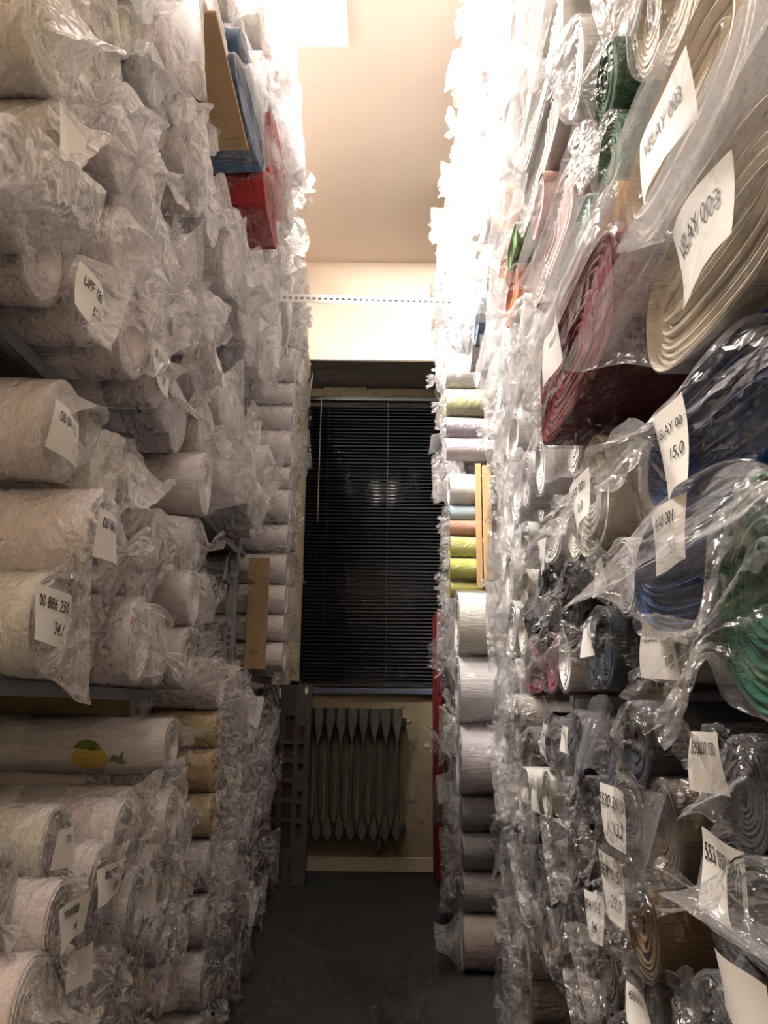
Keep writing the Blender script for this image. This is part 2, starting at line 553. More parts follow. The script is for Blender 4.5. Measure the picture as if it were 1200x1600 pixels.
def rack(name, side, label, shelves):
    X = LX if side < 0 else RX
    t = empty(name, (X, 2.5, 0), label, 'rack')
    inv = Vector((-X, -2.5, 0))
    for y in POSTS:
        # one flange faces the aisle, the other faces the camera
        p = link('post', post_a, t)
        p.rotation_euler = (0, 0, R(90))
        p.location = Vector((X + (.003 if side < 0 else 0), y - .018, 0)) + inv
        q = link('post', post_a, p)
        q.name = 'post_flange'
        q.matrix_parent_inverse = Matrix()
        q.rotation_euler = (0, 0, R(90) if side < 0 else R(-90))
        q.location = (0, .003, 0) if side < 0 else (0, -.003, 0)
    for (y0, y1, z, mat) in shelves:
        m = MB()
        xa, xb = (X - .75, X - .004) if side < 0 else (X + .004, X + .75)
        m.box(xa, xb, y0, y1, z - .006, z)
        m.build('shelf_board', M[mat], t).location = inv
        m = MB()
        xl = (X - .004, X + .0) if side < 0 else (X, X + .004)
        m.box(xl[0], xl[1], y0, y1, z - .024, z).box(min(xl) - (.016 if side < 0 else -.004), max(xl) - (.004 if side < 0 else -.016), y0, y1, z - .024, z - .021)
        m.build('shelf_beam', M['dark_metal'], t).location = inv
    return t


LSH = []
for (y0, y1, zs) in ((.92, 1.98, (.22, .85, 1.35, 1.93, 2.29)), (2.02, 3.08, (.955, 1.40, 1.93, 2.29)), (3.12, 4.18, (.95, 1.42, 2.28))):
    LSH += [(y0, y1, z, 'dark_metal') for z in zs]
rack('slotted_rack', -1, 'slotted steel rack packed with bagged white rolls', LSH)
RSH = []
for (y0, y1, zs) in ((.30, .88, (.36, .83, 1.32, 1.86)), (.92, 1.98, (.34, .84, 1.215, 1.75, 2.3)), (2.02, 3.08, (.42, .95, 1.45, 1.98, 2.5)), (3.12, 4.18, (.62, 1.24, 1.80, 2.34))):
    RSH += [(y0, y1, z, 'dark_metal') for z in zs]
rack('slotted_rack', 1, 'slotted steel rack packed with mixed colour rolls and bolts', RSH)

# tie bar across the aisle
tie = empty('slotted_tie_bar', (0, 3.08, 2.445), 'white slotted steel bar spanning the aisle between the two racks', 'bar')
me = slotted_angle_mesh('bar_face', 1.04, M['white_metal'])
o = link('bar_face', me, tie)
o.matrix_local = Matrix.Translation((-.57, 0, .018)) @ Matrix.Rotation(R(1.2), 4, 'Y') @ Matrix.Rotation(R(90), 4, 'Y')
o = MB().box(-.57, .47, .003, .036, -.003, .0).build('bar_flange', M['white_metal'], tie)
o.rotation_euler = (0, R(1.2), 0)
o.location = (0, 0, .018 - .012)

# beige cross board under the white bags, cards and battens
o = MB().box(-1.2, -.57, 2.0 - .012, 2.0 + .012, .775, .842).build('cross_board', M['tan'])
o['label'], o['category'] = 'beige cross board between posts under the lowest big white bags', 'board'


def sheet(name, loc, size, mat, label, cat, rot=(0, 0, 0), ply=True):
    t = empty(name, loc, label, cat)
    t.rotation_euler = rot
    a, b, c = (s / 2 for s in size)
    MB().box(-a, a, -b, b, -c, c).build('sheet' if ply else 'batten_body', M[mat], t, bevel=.0015)
    return t


sheet('cardboard_sheet', (-.475, 1.74, 2.296), (.19, .46, .006), 'card', 'brown cardboard sheet jutting out under the blue bagged fabric', 'cardboard')
sheet('cardboard_sheet', (-.475, 3.135, 1.165), (.08, .008, .42), 'card', 'brown cardboard upright beside the slotted post and white rolls', 'cardboard')
sheet('wooden_batten', (.405, 3.16, 1.53), (.034, .02, .46), 'wood', 'tan wooden batten upright beside white and blue rolls', 'batten', ply=False)
sheet('wooden_batten', (.372, 3.168, 1.52), (.022, .02, .50), 'wood', 'narrower tan wooden batten next to the wider one', 'batten', ply=False)

# ------------------------------------------------------------------ fabric rolls


def tri(x):
    return 4 * np.abs(x - np.floor(x) - .5) - 1


def folds(p, seed, n_=10, f0=.35, f1=1.5, norm=1.0):
    r = np.random.default_rng(seed)
    h = np.zeros(p.shape[:-1])
    tot = 0
    for _ in range(n_):
        d = r.normal(size=3)
        d[2] *= .55
        d /= np.linalg.norm(d)
        f = math.exp(r.uniform(math.log(f0), math.log(f1)))
        w = 1 / f ** .8
        warp = .18 * np.sin(p @ r.normal(size=3) * 1.7 + r.uniform(0, 6))
        h += w * tri(p @ d * f + r.uniform() + warp)
        tot += w
    return h / tot * norm


def smooth(a, b, x):
    t = np.clip((x - a) / (b - a), 0, 1)
    return t * t * (3 - 2 * t)


def section_xy(th, sq):
    c, s = np.cos(th), np.sin(th)
    if sq <= 2:
        return c, s
    k = (np.abs(c) ** sq + np.abs(s) ** sq) ** (-1 / sq)
    return c * k, s * k


def grid_mesh(name, V, mat, close=True):
    nl, na = V.shape[:2]
    f = []
    for i in range(nl - 1):
        for j in range(na if close else na - 1):
            k = (j + 1) % na
            f.append((i * na + j, i * na + k, (i + 1) * na + k, (i + 1) * na + j))
    me = bpy.data.meshes.new(name)
    me.from_pydata(V.reshape(-1, 3).tolist(), [], f)
    me.materials.append(mat)
    me.polygons.foreach_set('use_smooth', [True] * len(me.polygons))
    me.update()
    return me


def bag_mesh(seed, kind, na=44, nl=34, back=4.6, sq=2, loose=1.0):
    """polythene sleeve round a roll of radius 1 whose end is at x = 0, axis along +x"""
    r = np.random.default_rng(seed)
    g = {'gather': r.uniform(.55, 1.1), 'seal': r.uniform(.8, 1.4), 'flap': r.uniform(.45, .7), 'open': r.uniform(.2, .5)}[kind]
    tail = {'gather': r.uniform(.35, .7), 'seal': r.uniform(.15, .4), 'flap': r.uniform(.8, 1.4), 'open': r.uniform(.3, .7)}[kind]
    s = np.concatenate([np.linspace(-back, -.25, int(nl * .38), endpoint=False), np.linspace(-.25, g + tail, nl - int(nl * .38))])
    th = np.linspace(0, 2 * math.pi, na, endpoint=False)
    S, T = np.meshgrid(s, th, indexing='ij')
    P3 = np.stack([np.cos(T), np.sin(T), S * .8], -1)
    h = folds(P3, seed + 1, 9, .25, 1.0)
    h2 = folds(P3, seed + 2, 8, .9, 2.4)
    cy, cz = section_xy(T, sq)
    cy2, cz2 = np.cos(T), np.sin(T)
    inside = 1 - smooth(-.15, .25, S)
    base = 1.035 + loose * (.07 * np.abs(h) + .02 * np.abs(h2))
    q = smooth(0, g, S)
    q2 = smooth(g * .8, g + tail, S)
    m = smooth(-.1, g * .7, S)
    cy, cz = cy * (1 - m) + cy2 * m, cz * (1 - m) + cz2 * m
    ox = oy = oz = 0
    if kind == 'gather':
        k = r.integers(5, 9)
        pl = tri(k * T / (2 * math.pi) + .15 * np.sin(S * 5 + r.uniform(0, 6)) + r.uniform())
        rad = base * (1 - q) + .11 * q
        rad = rad + (q2 * r.uniform(.22, .42))
        rad = rad * (1 + .24 * pl * smooth(-.1, .5, S)) + .10 * h2 * smooth(.0, .4, S) * (1 - .5 * q)
        A = B = rad
        oy = r.uniform(-.45, .45) * q
        oz = r.uniform(-.6, .35) * q - .35 * q2
        S = S + .2 * q2 * tri(3 * T / (2 * math.pi) + r.uniform()) - .12 * q * np.abs(pl)
    elif kind in ('seal', 'flap'):
        A = base * (1 - q) + (1.42 + .05 * h) * q
        B = base * (1 - q) + .02 * q
        oz = (.32 * h + .12 * h2) * q * .7
    else:
        A = base * (1 - .25 * q) + .2 * h2 * q + .1 * q
        B = base * (1 - .25 * q) + .2 * h * q - r.uniform(.1, .5) * q2
        S = S + q2 * (.35 * tri(2 * T / (2 * math.pi) + r.uniform()) + .15 * h2)
    y = A * cy + oy
    z = B * cz + oz
    x = S + .06 * h2 * q
    if kind in ('seal', 'flap'):
        # bend the flattened tail
        bend = r.uniform(1.3, 2.2) if kind == 'flap' else r.uniform(-.7, .9)
        s0 = g * .45
        L = g + tail - s0
        u = np.clip((x - s0) / L, 0, 1.2)
        ang = bend * u ** 1.3
        dx = np.gradient(s)
        # integrate the centre line of the tail
        us = np.clip((s - s0) / L, 0, 1.2)
        an = bend * us ** 1.3
        ds = np.diff(s, prepend=s[0])
        px = s[0] + np.cumsum(ds * np.cos(an))
        pz = np.cumsum(-ds * np.sin(an))
        off = z
        x = px[:, None] + off * np.sin(ang) + .06 * h2 * q
        z = pz[:, None] + off * np.cos(ang)
        y = y * (1 + .12 * u)
        lift = 1.0 if kind == 'flap' else 0
        z = z + lift * .55 * q
    return grid_mesh('plastic_bag', np.stack([x + 0 * y, y, z], -1), M['film'])


def roll_mesh(seed, a=1.0, b=1.0, sq=2, na=36, rings=8, core=.26, depth=.03):
    """wound cloth: x from -1 (back) to 0 (end); the end face is wound in proud and recessed layers"""
    r = np.random.default_rng(seed)
    th = np.linspace(0, 2 * math.pi, na, endpoint=False)
    cy, cz = section_xy(th, sq)
    rows = []
    big, sm = max(a, b), min(a, b)
    wob = 1 + .02 * np.sin(2 * th + r.uniform(0, 6)) + .012 * np.sin(5 * th + r.uniform(0, 6))
    for x in (-1, -.6, -.3, -.1, -.03):
        w2 = wob * (1 + r.uniform(-.006, .006))
        rows.append(np.stack([np.full(na, x), a * cy * w2, b * cz * w2], -1))
    inset = sm * (1 - core) / rings
    for i in range(rings):
        e0 = i * inset
        e1 = (i + .62) * inset
        lip = r.uniform(-.02, .012) * depth / .05 * .25
        for e, xx in ((e0, lip), (e1, lip + .002), (e1 + .1 * inset, lip - depth * .16)):
            ea, eb = max(a - e, .02), max(b - e, .02)
            rows.append(np.stack([np.full(na, xx), ea * cy * wob, eb * cz * wob], -1))
    e = rings * inset
    ea, eb = max(a - e, .02), max(b - e, .02)
    for xx, k in ((-.02, 1.0), (-.14, .97), (-.16, .02)):
        rows.append(np.stack([np.full(na, xx), ea * cy * k, eb * cz * k], -1))
    return grid_mesh('cloth', np.stack(rows, 0), M['cloth'])


KINDS = ('gather', 'gather', 'seal', 'seal', 'flap', 'open', 'gather', 'seal', 'flap', 'gather', 'seal', 'open')
BAGS = [(k, bag_mesh(100 + 7 * i, k, back=2.0)) for i, k in enumerate(KINDS * 2)]
LONG_BAGS = [(k, bag_mesh(400 + 7 * i, k, 48, 40, 5.0)) for i, k in enumerate(('gather', 'open', 'gather', 'open', 'seal', 'seal'))]
ROLLS = [roll_mesh(i, core=(.22, .3, .18)[i % 3]) for i in range(5)]
FLATS = [roll_mesh(20 + i, 1, 1, 3.2) for i in range(2)]
tie_v = []
for i in range(4):
    for k in range(8):
        t = 2 * math.pi * k / 8
        rr = (.15, .19, .19, .14)[i] * (1 + .12 * math.sin(3 * t))
        tie_v.append(((-.06, -.03, .05, .09)[i], rr * math.cos(t), rr * math.sin(t)))
TIE = MB().add(tie_v, [(i * 8 + k, i * 8 + (k + 1) % 8, i * 8 + 8 + (k + 1) % 8, i * 8 + 8 + k) for i in range(3) for k in range(8)]).mesh('tie', M['tie'], True)

_text_cache = {}


def text_mesh(s):
    if s not in _text_cache:
        cu = bpy.data.curves.new('lettering', 'FONT')
        cu.body = s
        cu.size = 1.0
        cu.offset = .006
        cu.align_x = 'CENTER'
        cu.align_y = 'CENTER'
        ob = bpy.data.objects.new('lettering', cu)
        col.objects.link(ob)
        bpy.context.view_layer.update()
        me = bpy.data.meshes.new_from_object(ob.evaluated_get(bpy.context.evaluated_depsgraph_get()))
        bpy.data.objects.remove(ob)
        me.materials.clear()
        me.materials.append(M['ink'])
        me.name = 'lettering'
        xs = [v.co.x for v in me.vertices]
        _text_cache[s] = (me, max(xs) - min(xs))
    return _text_cache[s]


def paper_tag(parent, w, h, lines, off, tilt, lean, seed):
    """paper tag in the plane of the roll's end; local +x looks into the aisle, +y runs to the reader's right"""
    r = np.random.default_rng(seed)
    nx, nz = 9, 7
    Y, Z = np.meshgrid(np.linspace(-w / 2, w / 2, nx), np.linspace(-h / 2, h / 2, nz), indexing='xy')
    c1, c2, ph = r.uniform(-.22, .08), r.uniform(-.15, .15), r.uniform(0, 6)
    fx = lambda y, z: c1 * y * y / max(w, .01) + c2 * z * z / max(h, .01) + .004 * np.sin(y / w * 4 + z / h * 2 + ph)
    V = np.stack([fx(Y, Z), Y, Z], -1)
    me = grid_mesh('paper_tag', V, M['paper'], close=False)
    tag = link('paper_tag', me, parent)
    tag.matrix_local = Matrix.Translation(off) @ Matrix.Rotation(R(tilt), 4, 'X') @ Matrix.Rotation(R(lean), 4, 'Y')
    for (s, y, z, size, fit) in lines:
        src, tw = text_mesh(s)
        m2 = src.copy()
        co = np.empty(len(m2.vertices) * 3)
        m2.vertices.foreach_get('co', co)
        co = co.reshape(-1, 3)
        k = size * h
        kx = min(k * .82, fit * w / tw)
        yy = co[:, 0] * kx + y * w
        zz_ = co[:, 1] * k + z * h
        out = np.stack([fx(yy, zz_) + .0009, yy, zz_], -1)
        m2.vertices.foreach_set('co', out.ravel())
        m2.update()
        link('lettering', m2, tag)
    return tag


ROWS = []      # every roll built: dict


def roll(side, y, z, ry, rz, xe, colour, milk, name='fabric_roll', cat='fabric roll', label=None, group=None, kind=None, bag=None,
         body=None, length=.85, spin=None, yaw=None, pitch=None, bag_k=1.0, bag_spin=None, bag_r=None, long=False):
    t = empty(name, (xe, y, z), label, cat, group)
    yaw = rng.uniform(-2.5, 2.5) if yaw is None else yaw
    pitch = rng.uniform(-1.5, 1.5) if pitch is None else pitch
    t.rotation_euler = (0, R(pitch), R(yaw + (0 if side < 0 else 180)))
    spin = rng.uniform(0, 360) if spin is None and abs(ry - rz) < 1e-4 else (spin or 0)
    o = link('cloth', body or ROLLS[rng.randrange(5)], t, tuple(colour) + (1,))
    o.scale = (length, ry, rz)
    o.rotation_euler = (R(spin), 0, 0)
    if bag is None:
        ch = [b for b in (LONG_BAGS if long else BAGS) if kind is None or b[0] == kind]
        kd, bm = ch[rng.randrange(len(ch))]
    else:
        kd, bm = kind, bag
    b = link('plastic_bag', bm, t, (1, 1, 1, milk))
    rr = bag_r or min(ry, rz)
    b.scale = (rr * bag_k, ry, rz)
    if abs(ry - rz) < 1e-4:
        b.rotation_euler = (R(rng.uniform(0, 360) if bag_spin is None else bag_spin), 0, 0)
    ROWS.append(dict(o=t, side=side, y=y, z=z, ry=ry, rz=rz, xe=xe, kind=kd, label=label))
    return t


# --------------------------------------------------------------- colours seen in the photograph
WHITE = (.85, .80, .815)
L_SEEDS = [  # px, py, radius, colour, word
    (325, 1165, 26, (.66, .52, .24), 'cream yellow'), (325, 1250, 30, (.62, .45, .18), 'golden yellow'), (315, 1330, 30, (.60, .47, .20), 'pale yellow'),
    (270, 1100, 25, (.70, .62, .42), 'ivory'),
    (130, 40, 60, (.74, .72, .62), 'ivory'), (60, 300, 50, (.60, .58, .62), 'pale grey'), (150, 260, 40, (.62, .62, .66), 'pale grey'),
]
R_SEEDS = [
    (945, 60, 50, (.03, .10, .05), 'dark green'), (945, 200, 50, (.04, .13, .07), 'bottle green'),
    (785, 120, 26, (.40, .40, .42), 'grey'), (845, 245, 40, (.50, .48, .45), 'light grey'), (860, 330, 26, (.55, .36, .33), 'dusty pink'),
    (850, 365, 18, (.55, .22, .12), 'rust striped'), (800, 430, 28, (.50, .16, .07), 'rust orange'), (785, 320, 26, (.72, .34, .14), 'peach orange'),
    (800, 352, 14, (.12, .22, .06), 'leaf green'), (755, 280, 22, (.18, .18, .2), 'charcoal'), (755, 230, 18, (.22, .22, .25), 'charcoal'),
    (970, 360, 34, (.50, .26, .03), 'golden yellow'), (910, 460, 50, (.55, .38, .22), 'tan'), (880, 330, 30, (.36, .50, .48), 'pale teal'),
    (725, 350, 20, (.50, .50, .22), 'olive'), (735, 450, 20, (.30, .30, .10), 'olive green'), (730, 510, 20, (.10, .15, .22), 'slate blue'),
    (735, 660, 24, (.45, .45, .20), 'pale olive'), (725, 700, 30, (.32, .28, .33), 'mauve grey'), (740, 720, 14, (.55, .47, .50), 'pale mauve'),
    (725, 765, 22, (.85, .85, .82), 'bright white'), (725, 805, 13, (.55, .72, .80), 'pale blue'), (732, 824, 13, (.55, .26, .14), 'terracotta'),
    (730, 862, 18, (.50, .52, .06), 'lime yellow'), (735, 900, 20, (.52, .50, .08), 'yellow green'), (810, 865, 20, (.30, .34, .05), 'moss green'),
    (680, 960, 22, (.25, .04, .06), 'dark red'),
    (850, 1040, 30, (.20, .05, .07), 'wine red'), (880, 1090, 30, (.20, .06, .08), 'wine red'), (860, 1200, 35, (.13, .03, .05), 'wine red'),
    (870, 960, 45, (.02, .02, .024), 'black'), (960, 1030, 45, (.05, .06, .09), 'slate navy'), (900, 1130, 50, (.07, .07, .09), 'charcoal'),
    (980, 1130, 60, (.05, .055, .075), 'slate navy'), (1100, 1100, 90, (.05, .055, .07), 'slate navy'), (1120, 1230, 80, (.04, .045, .055), 'dark slate'),
    (960, 1290, 60, (.06, .06, .07), 'charcoal'), (1080, 1340, 80, (.10, .08, .06), 'umber'), (950, 1420, 60, (.09, .075, .06), 'umber'),
    (1080, 1460, 80, (.12, .08, .04), 'brown'), (1150, 1540, 80, (.05, .05, .06), 'charcoal'), (1000, 1560, 80, (.07, .05, .04), 'dark brown'),
    (850, 1360, 60, (.10, .09, .09), 'dark grey'), (760, 1300, 40, (.18, .17, .17), 'grey'), (755, 1345, 40, (.22, .20, .20), 'mid grey'),
    (770, 1520, 60, (.42, .34, .32), 'pinkish grey'), (820, 1480, 40, (.32, .29, .26), 'stone grey'), (830, 1240, 40, (.55, .53, .48), 'oatmeal'),
    (745, 975, 50, (.80, .79, .72), 'off white'), (760, 1075, 55, (.84, .83, .85), 'bright white'), (765, 1185, 55, (.78, .75, .78), 'white'),
    (945, 900, 25, (.42, .38, .32), 'taupe'), (950, 965, 30, (.46, .42, .34), 'stone'), (1060, 720, 50, (.04, .08, .20), 'navy blue'),
    (930, 780, 60, (.74, .72, .66), 'off white'), (850, 740, 60, (.80, .79, .80), 'white'),
    (1050, 60, 80, (.55, .50, .42), 'ecru'), (1160, 100, 60, (.45, .40, .34), 'ecru'),
]


def colour_at(side, p):
    px, py = proj(p)
    best, bd = None, 1.0
    for s in (L_SEEDS if side < 0 else R_SEEDS):
        d = math.hypot(px - s[0], py - s[1]) / s[2]
        if d < bd:
            best, bd = s, d
    if best:
        c, w = best[3], best[4]
    elif side < 0:
        k = rng.random()
        c, w = WHITE, 'white'
        if k < .18:
            c, w = (.76, .75, .70), 'ivory white'
        elif k < .30:
            c, w = (.66, .66, .70), 'greyish white'
    else:
        k = rng.random()
        c, w = (.82, .81, .80), 'white'
        if k < .25:
            c, w = (.74, .70, .62), 'ecru'
        elif k < .40:
            c, w = (.55, .54, .53), 'light grey'
        if py > 1080 and px > 780:
            c, w = (.09, .085, .09), 'charcoal'
            if k < .3:
                c, w = (.30, .27, .24), 'taupe'
    v = rng.uniform(.92, 1.06)
    return tuple(min(.92, q * v) for q in c), w


# --------------------------------------------------------------- packing
CIRC = {-1: [], 1: []}


def block(side, y, z, ry, rz):
    """occupied ellipse as circles"""
    if ry <= rz * 1.2:
        CIRC[side].append((y, z, max(ry, rz)))
        return
    k = max(2, int(math.ceil(ry / rz * 1.4)))
    for i in range(k):
        CIRC[side].append((y - (ry - rz) + 2 * (ry - rz) * i / (k - 1), z, rz))


ORD = 'first second third fourth fifth sixth seventh eighth ninth tenth eleventh twelfth thirteenth fourteenth fifteenth sixteenth'.split()
DROP = {79, 83, 86, 88, 102, 128, 129, 134, 182, 208, 211, 212, 213, 214, 217, 221, 222, 224, 225, 226, 229, 231, 253, 355, 360, 362, 365, 405, 412,
        425, 432, 438, 480, 495, 497, 508, 509, 512, 514, 517, 531, 540, 544, 545}     # buried rolls nobody sees
COUNT = [0]


def pack(side, bay, shelf, y0, y1, z0, z1, rlo, rhi, xe, jit, milk, top=None, long=False, kinds=None, flat=0.0, xfun=None, limit=200):
    """pile rolls of mixed size on a shelf, each resting on the shelf or on those below"""
    placed = []
    rng.seed(int(y0 * 1000) + int(z0 * 100000) + side)
    for _ in range(limit):
        r_ = rng.uniform(rlo, rhi)
        is_flat = rng.random() < flat
        ry, rz = (r_ * 1.35, r_ * .72) if is_flat else (r_, r_)
        rr = max(ry, rz) if is_flat else r_
        ok = None
        ys = np.arange(y0 + ry, y1 - ry + .001, .012)
        if not len(ys):
            break
        zs = np.arange(z0 + rz, z1 - rz + .001, .010)
        if not len(zs):
            continue
        Yg, Zg = np.meshgrid(ys, zs)
        free = np.ones(Yg.shape, bool)
        for (cy, cz, cr) in CIRC[side]:
            if is_flat:
                dd = ((Yg - cy) / (ry + cr)) ** 2 + ((Zg - cz) / (rz + cr)) ** 2
                free &= dd >= .97
            else:
                free &= (Yg - cy) ** 2 + (Zg - cz) ** 2 >= ((r_ + cr) * .985) ** 2
        if top is not None:
            lim = np.array([top(v) for v in ys])
            free &= Zg + rz <= lim[None, :]
        if not free.any():
            if r_ < rlo * 1.1:
                break
            rhi = max(rlo * 1.05, r_)
            continue
        score = np.where(free, Zg + .05 * rng.random() * Yg, 9)
        i, j = np.unravel_index(np.argmin(score), score.shape)
        y, z = float(Yg[i, j]), float(Zg[i, j])
        block(side, y, z, ry, rz)
        placed.append((y, z, ry, rz, is_flat))
    # keep what the photograph's frame can show
    layer_h = rlo + rhi
    rows = {}
    for (y, z, ry, rz, fl) in placed:
        px, py = proj((xe, y, z))
        if not (-90 < px < 1290 and -120 < py < 1690):
            continue
        rows.setdefault(int((z - z0) / layer_h), []).append((y, z, ry, rz, fl))
    for lay, items in rows.items():
        items.sort(key=lambda q: -q[0])
        for i, (y, z, ry, rz, fl) in enumerate(items):
            COUNT[0] += 1
            if COUNT[0] in DROP:
                continue
            rng.seed(COUNT[0] * 7919)
            x_ = xe + (xfun(y, z) if xfun else 0) + rng.uniform(-jit, jit)
            c, w = colour_at(side, (x_, y, z))
            nm = 'fabric_bolt' if fl else 'white_roll' if side < 0 else 'fabric_roll'
            kd = rng.choice(kinds or (('seal', 'open', 'gather') if long else ('seal', 'seal', 'open', 'gather', 'flap') if side < 0 and y < 3.1 else KINDS))
            t = roll(side, y, z, ry, rz, x_, c, milk * rng.uniform(.7, 1.3), name=nm, cat='fabric bolt' if fl else 'fabric roll',
                     body=FLATS[rng.randrange(2)] if fl else None, kind=kd, long=long, bag_k=.58 if side < 0 else .66, group=('bagged bolts' if fl else 'bagged rolls') + (' on the white rack' if side < 0 else ' on the mixed rack'))
            ROWS[-1].update(fill=(bay, shelf, lay), word=w, flat=fl)
            t['index'] = COUNT[0]


# ---- landmark rolls of the mixed rack: (pixel of the end's centre, X of the end, half width, half height, ...)


def landmark(px, py, X, ry, rz, colour, label, milk=.08, kind='flap', sq=2, seed=1, core=.2, rings=9, name='fabric_roll', cat='fabric roll', na=72, nl=52,
             back=3.0, bag_k=1.0, length=.8, tag=None, yaw=0, pitch=0, loose=1.0, tied=True, z=None, y=None, bag_r=None):
    p = on_x(px, py, X)
    side = -1 if X < 0 else 1
    yy, zc = (p.y if y is None else y), (p.z if z is None else z)
    body = roll_mesh(seed, 1, 1, sq, 56, rings, core) if abs(ry - rz) < 1e-4 or sq > 2 else roll_mesh_oval(seed, ry, rz, rings)
    b = bag_mesh(seed + 500, kind, na, nl, back, max(sq, 2), loose)
    t = roll(side, yy, zc, ry, rz, X, colour, milk, name=name, cat=cat, label=label, kind=kind, bag=b, body=body, length=length, spin=0, yaw=yaw, pitch=pitch,
             bag_k=bag_k, bag_spin=0, bag_r=bag_r)
    block(side, yy, zc, ry, rz)
    if tag:
        w, h, lines, tpx, tpy, tilt = tag
        p2 = on_x(tpx, tpy, X - .035 if side > 0 else X + .035)
        oy, oz = (p2.y - yy) * (1 if side < 0 else -1), p2.z - zc
        # the reader's right is local +y on both sides, since both look along local -x
        paper_tag(t, w, h, lines, (.035, oy, oz), tilt, 0, seed)
    return t


def roll_mesh_oval(seed, ry, rz, rings):
    """flat wound roll, normalised to 1 x 1 for scaling back by (ry, rz): the layers keep one thickness all round"""
    r = np.random.default_rng(seed)
    na = 64
    th = np.linspace(0, 2 * math.pi, na, endpoint=False)
    rows = []
    wob = 1 + .015 * np.sin(2 * th + 1) + .012 * np.sin(5 * th + r.uniform(0, 6))

    def stadium(e):
        a, b = ry - e, max(rz - e, .002)
        c, s = section_xy(th, 2.5)
        return a * c / ry, b * s / rz
    for x in (-1, -.5, -.2, -.05, -.01):
        c, s = stadium(0)
        rows.append(np.stack([np.full(na, x), c * wob, s * wob], -1))
    step = rz * .96 / rings
    for i in range(rings):
        lip = r.uniform(-.006, .006)
        for e, xx in ((i * step, lip), ((i + .6) * step, lip + .003), ((i + .72) * step, lip - .012)):
            c, s = stadium(e)
            rows.append(np.stack([np.full(na, xx), c * wob, s * wob + .06 * math.sin(i) * 0], -1))
    c, s = stadium(rz * .97)
    rows.append(np.stack([np.full(na, -.012), c, s], -1))
    return grid_mesh('cloth', np.stack(rows, 0), M['cloth'])


def two(a, b, s1=.26, s2=.26):
    return [(a, -.01, .22, s1 + .04, .92), (b, .22, -.2, s2 + .04, .46)]


ECRU = (.70, .63, .53)
NAVY = (.020, .055, .17)
landmark(1062, 190, .30, .185, .080, ECRU, 'big flat ecru roll with rippled layers, topmost of the two tagged VELAY 003', .05, 'seal', seed=11, bag_r=.05,
         tag=(.135, .075, [('VELAY 003', .0, .10, .32, .90)], 1030, 205, 0))
landmark(1118, 395, .30, .185, .075, ECRU, 'big flat ecru roll in clear film, lower of the two tagged VELAY 003', .05, 'seal', seed=12, bag_r=.05,
         tag=(.125, .075, [('VELAY 003', .0, .10, .32, .90)], 1092, 368, 0))
landmark(1190, 195, .31, .13, .07, (.6, .57, .52), 'ecru roll in wrinkled clear film beside the two ecru VELAY rolls', .13, 'seal', seed=13, bag_r=.05)
landmark(905, 545, .27, .235, .082, (.16, .012, .020), 'wide maroon fabric bolt jutting into the aisle in clear film', .05, 'flap', sq=5, seed=14, name='fabric_bolt', cat='fabric bolt',
         y=1.12, z=1.318, bag_r=.05, length=.7, tag=(.10, .075, [('VELAY 00', .0, .2, .2, .8)], 862, 545, 0))
landmark(1115, 670, .30, .175, .068, NAVY, 'navy blue roll under the ecru ones, paper tag upright', .07, 'gather', seed=15, bag_r=.055,
         tag=(.06, .085, [('VELAY 00', .0, .22, .16, .86), ('15,0', .2, -.1, .2, .5)], 1052, 700, 6))
landmark(1085, 868, .30, .19, .072, NAVY, 'lower navy blue roll with a wide tag reading 15,0', .07, 'seal', seed=16, bag_r=.05,
         tag=(.10, .06, [('VELAY 001', .0, .22, .28, .84), ('15,0', .2, -.24, .28, .4)], 1042, 838, 0))
landmark(1196, 930, .27, .085, .085, (.015, .105, .07), 'emerald green roll in netted film at the frame edge', .05, 'gather', seed=17, bag_r=.05)
landmark(925, 775, .31, .105, .088, (.74, .72, .66), 'off-white roll with a tag reading 10,0 under the maroon bolt', .12, 'gather', seed=18, core=.25,
         tag=(.095, .07, [('VELAY 001', .0, .22, .26, .84), ('10,0', .15, -.2, .26, .45)], 905, 785, 8), bag_r=.055, z=1.12)
landmark(893, 945, .31, .072, .072, (.012, .012, .014), 'black roll with star-shaped pleated film end', .03, 'gather', seed=19, bag_r=.055)
landmark(822, 850, .33, .06, .05, (.50, .50, .48), 'pale roll with a small tag reading 15,0 behind the black roll', .10, 'seal', seed=20,
         tag=(.07, .06, [('5530', .0, .25, .24, .7), ('15,0', .2, -.22, .28, .5)], 845, 870, 0))
B = dict(name='fabric_bolt', cat='fabric bolt', sq=5, bag_r=.05, length=.7)
landmark(845, 140, .30, .21, .055, (.84, .82, .78), 'white fabric bolt in glaring lamplight above the light grey bolt', .05, 'seal', seed=31, **B)
landmark(845, 245, .31, .20, .056, (.50, .48, .45), 'light grey folded fabric bolt under the glaring white bolt', .04, 'open', seed=32, **B)
landmark(858, 332, .31, .19, .060, (.52, .36, .34), 'dusty pink folded fabric bolt under the light grey bolt', .04, 'open', seed=33, z=1.674, **B)
landmark(800, 432, .31, .10, .045, (.52, .15, .06), 'rust orange fabric bolt beside clear wrapped white rolls', .03, 'seal', seed=34, z=1.80, **B)
landmark(785, 322, .31, .06, .06, (.74, .33, .13), 'peach orange roll with crumpled film end', .06, 'gather', seed=35, bag_r=.05)
landmark(800, 352, .30, .07, .032, (.11, .22, .05), 'small leaf green fabric bolt above the rust orange one', .04, 'seal', seed=36, z=1.885, **B)
landmark(945, 80, .31, .060, .060, (.02, .075, .04), 'dark green roll, upper of two beside the ecru VELAY rolls', .04, 'gather', seed=37, bag_r=.05, y=1.01, z=1.685)
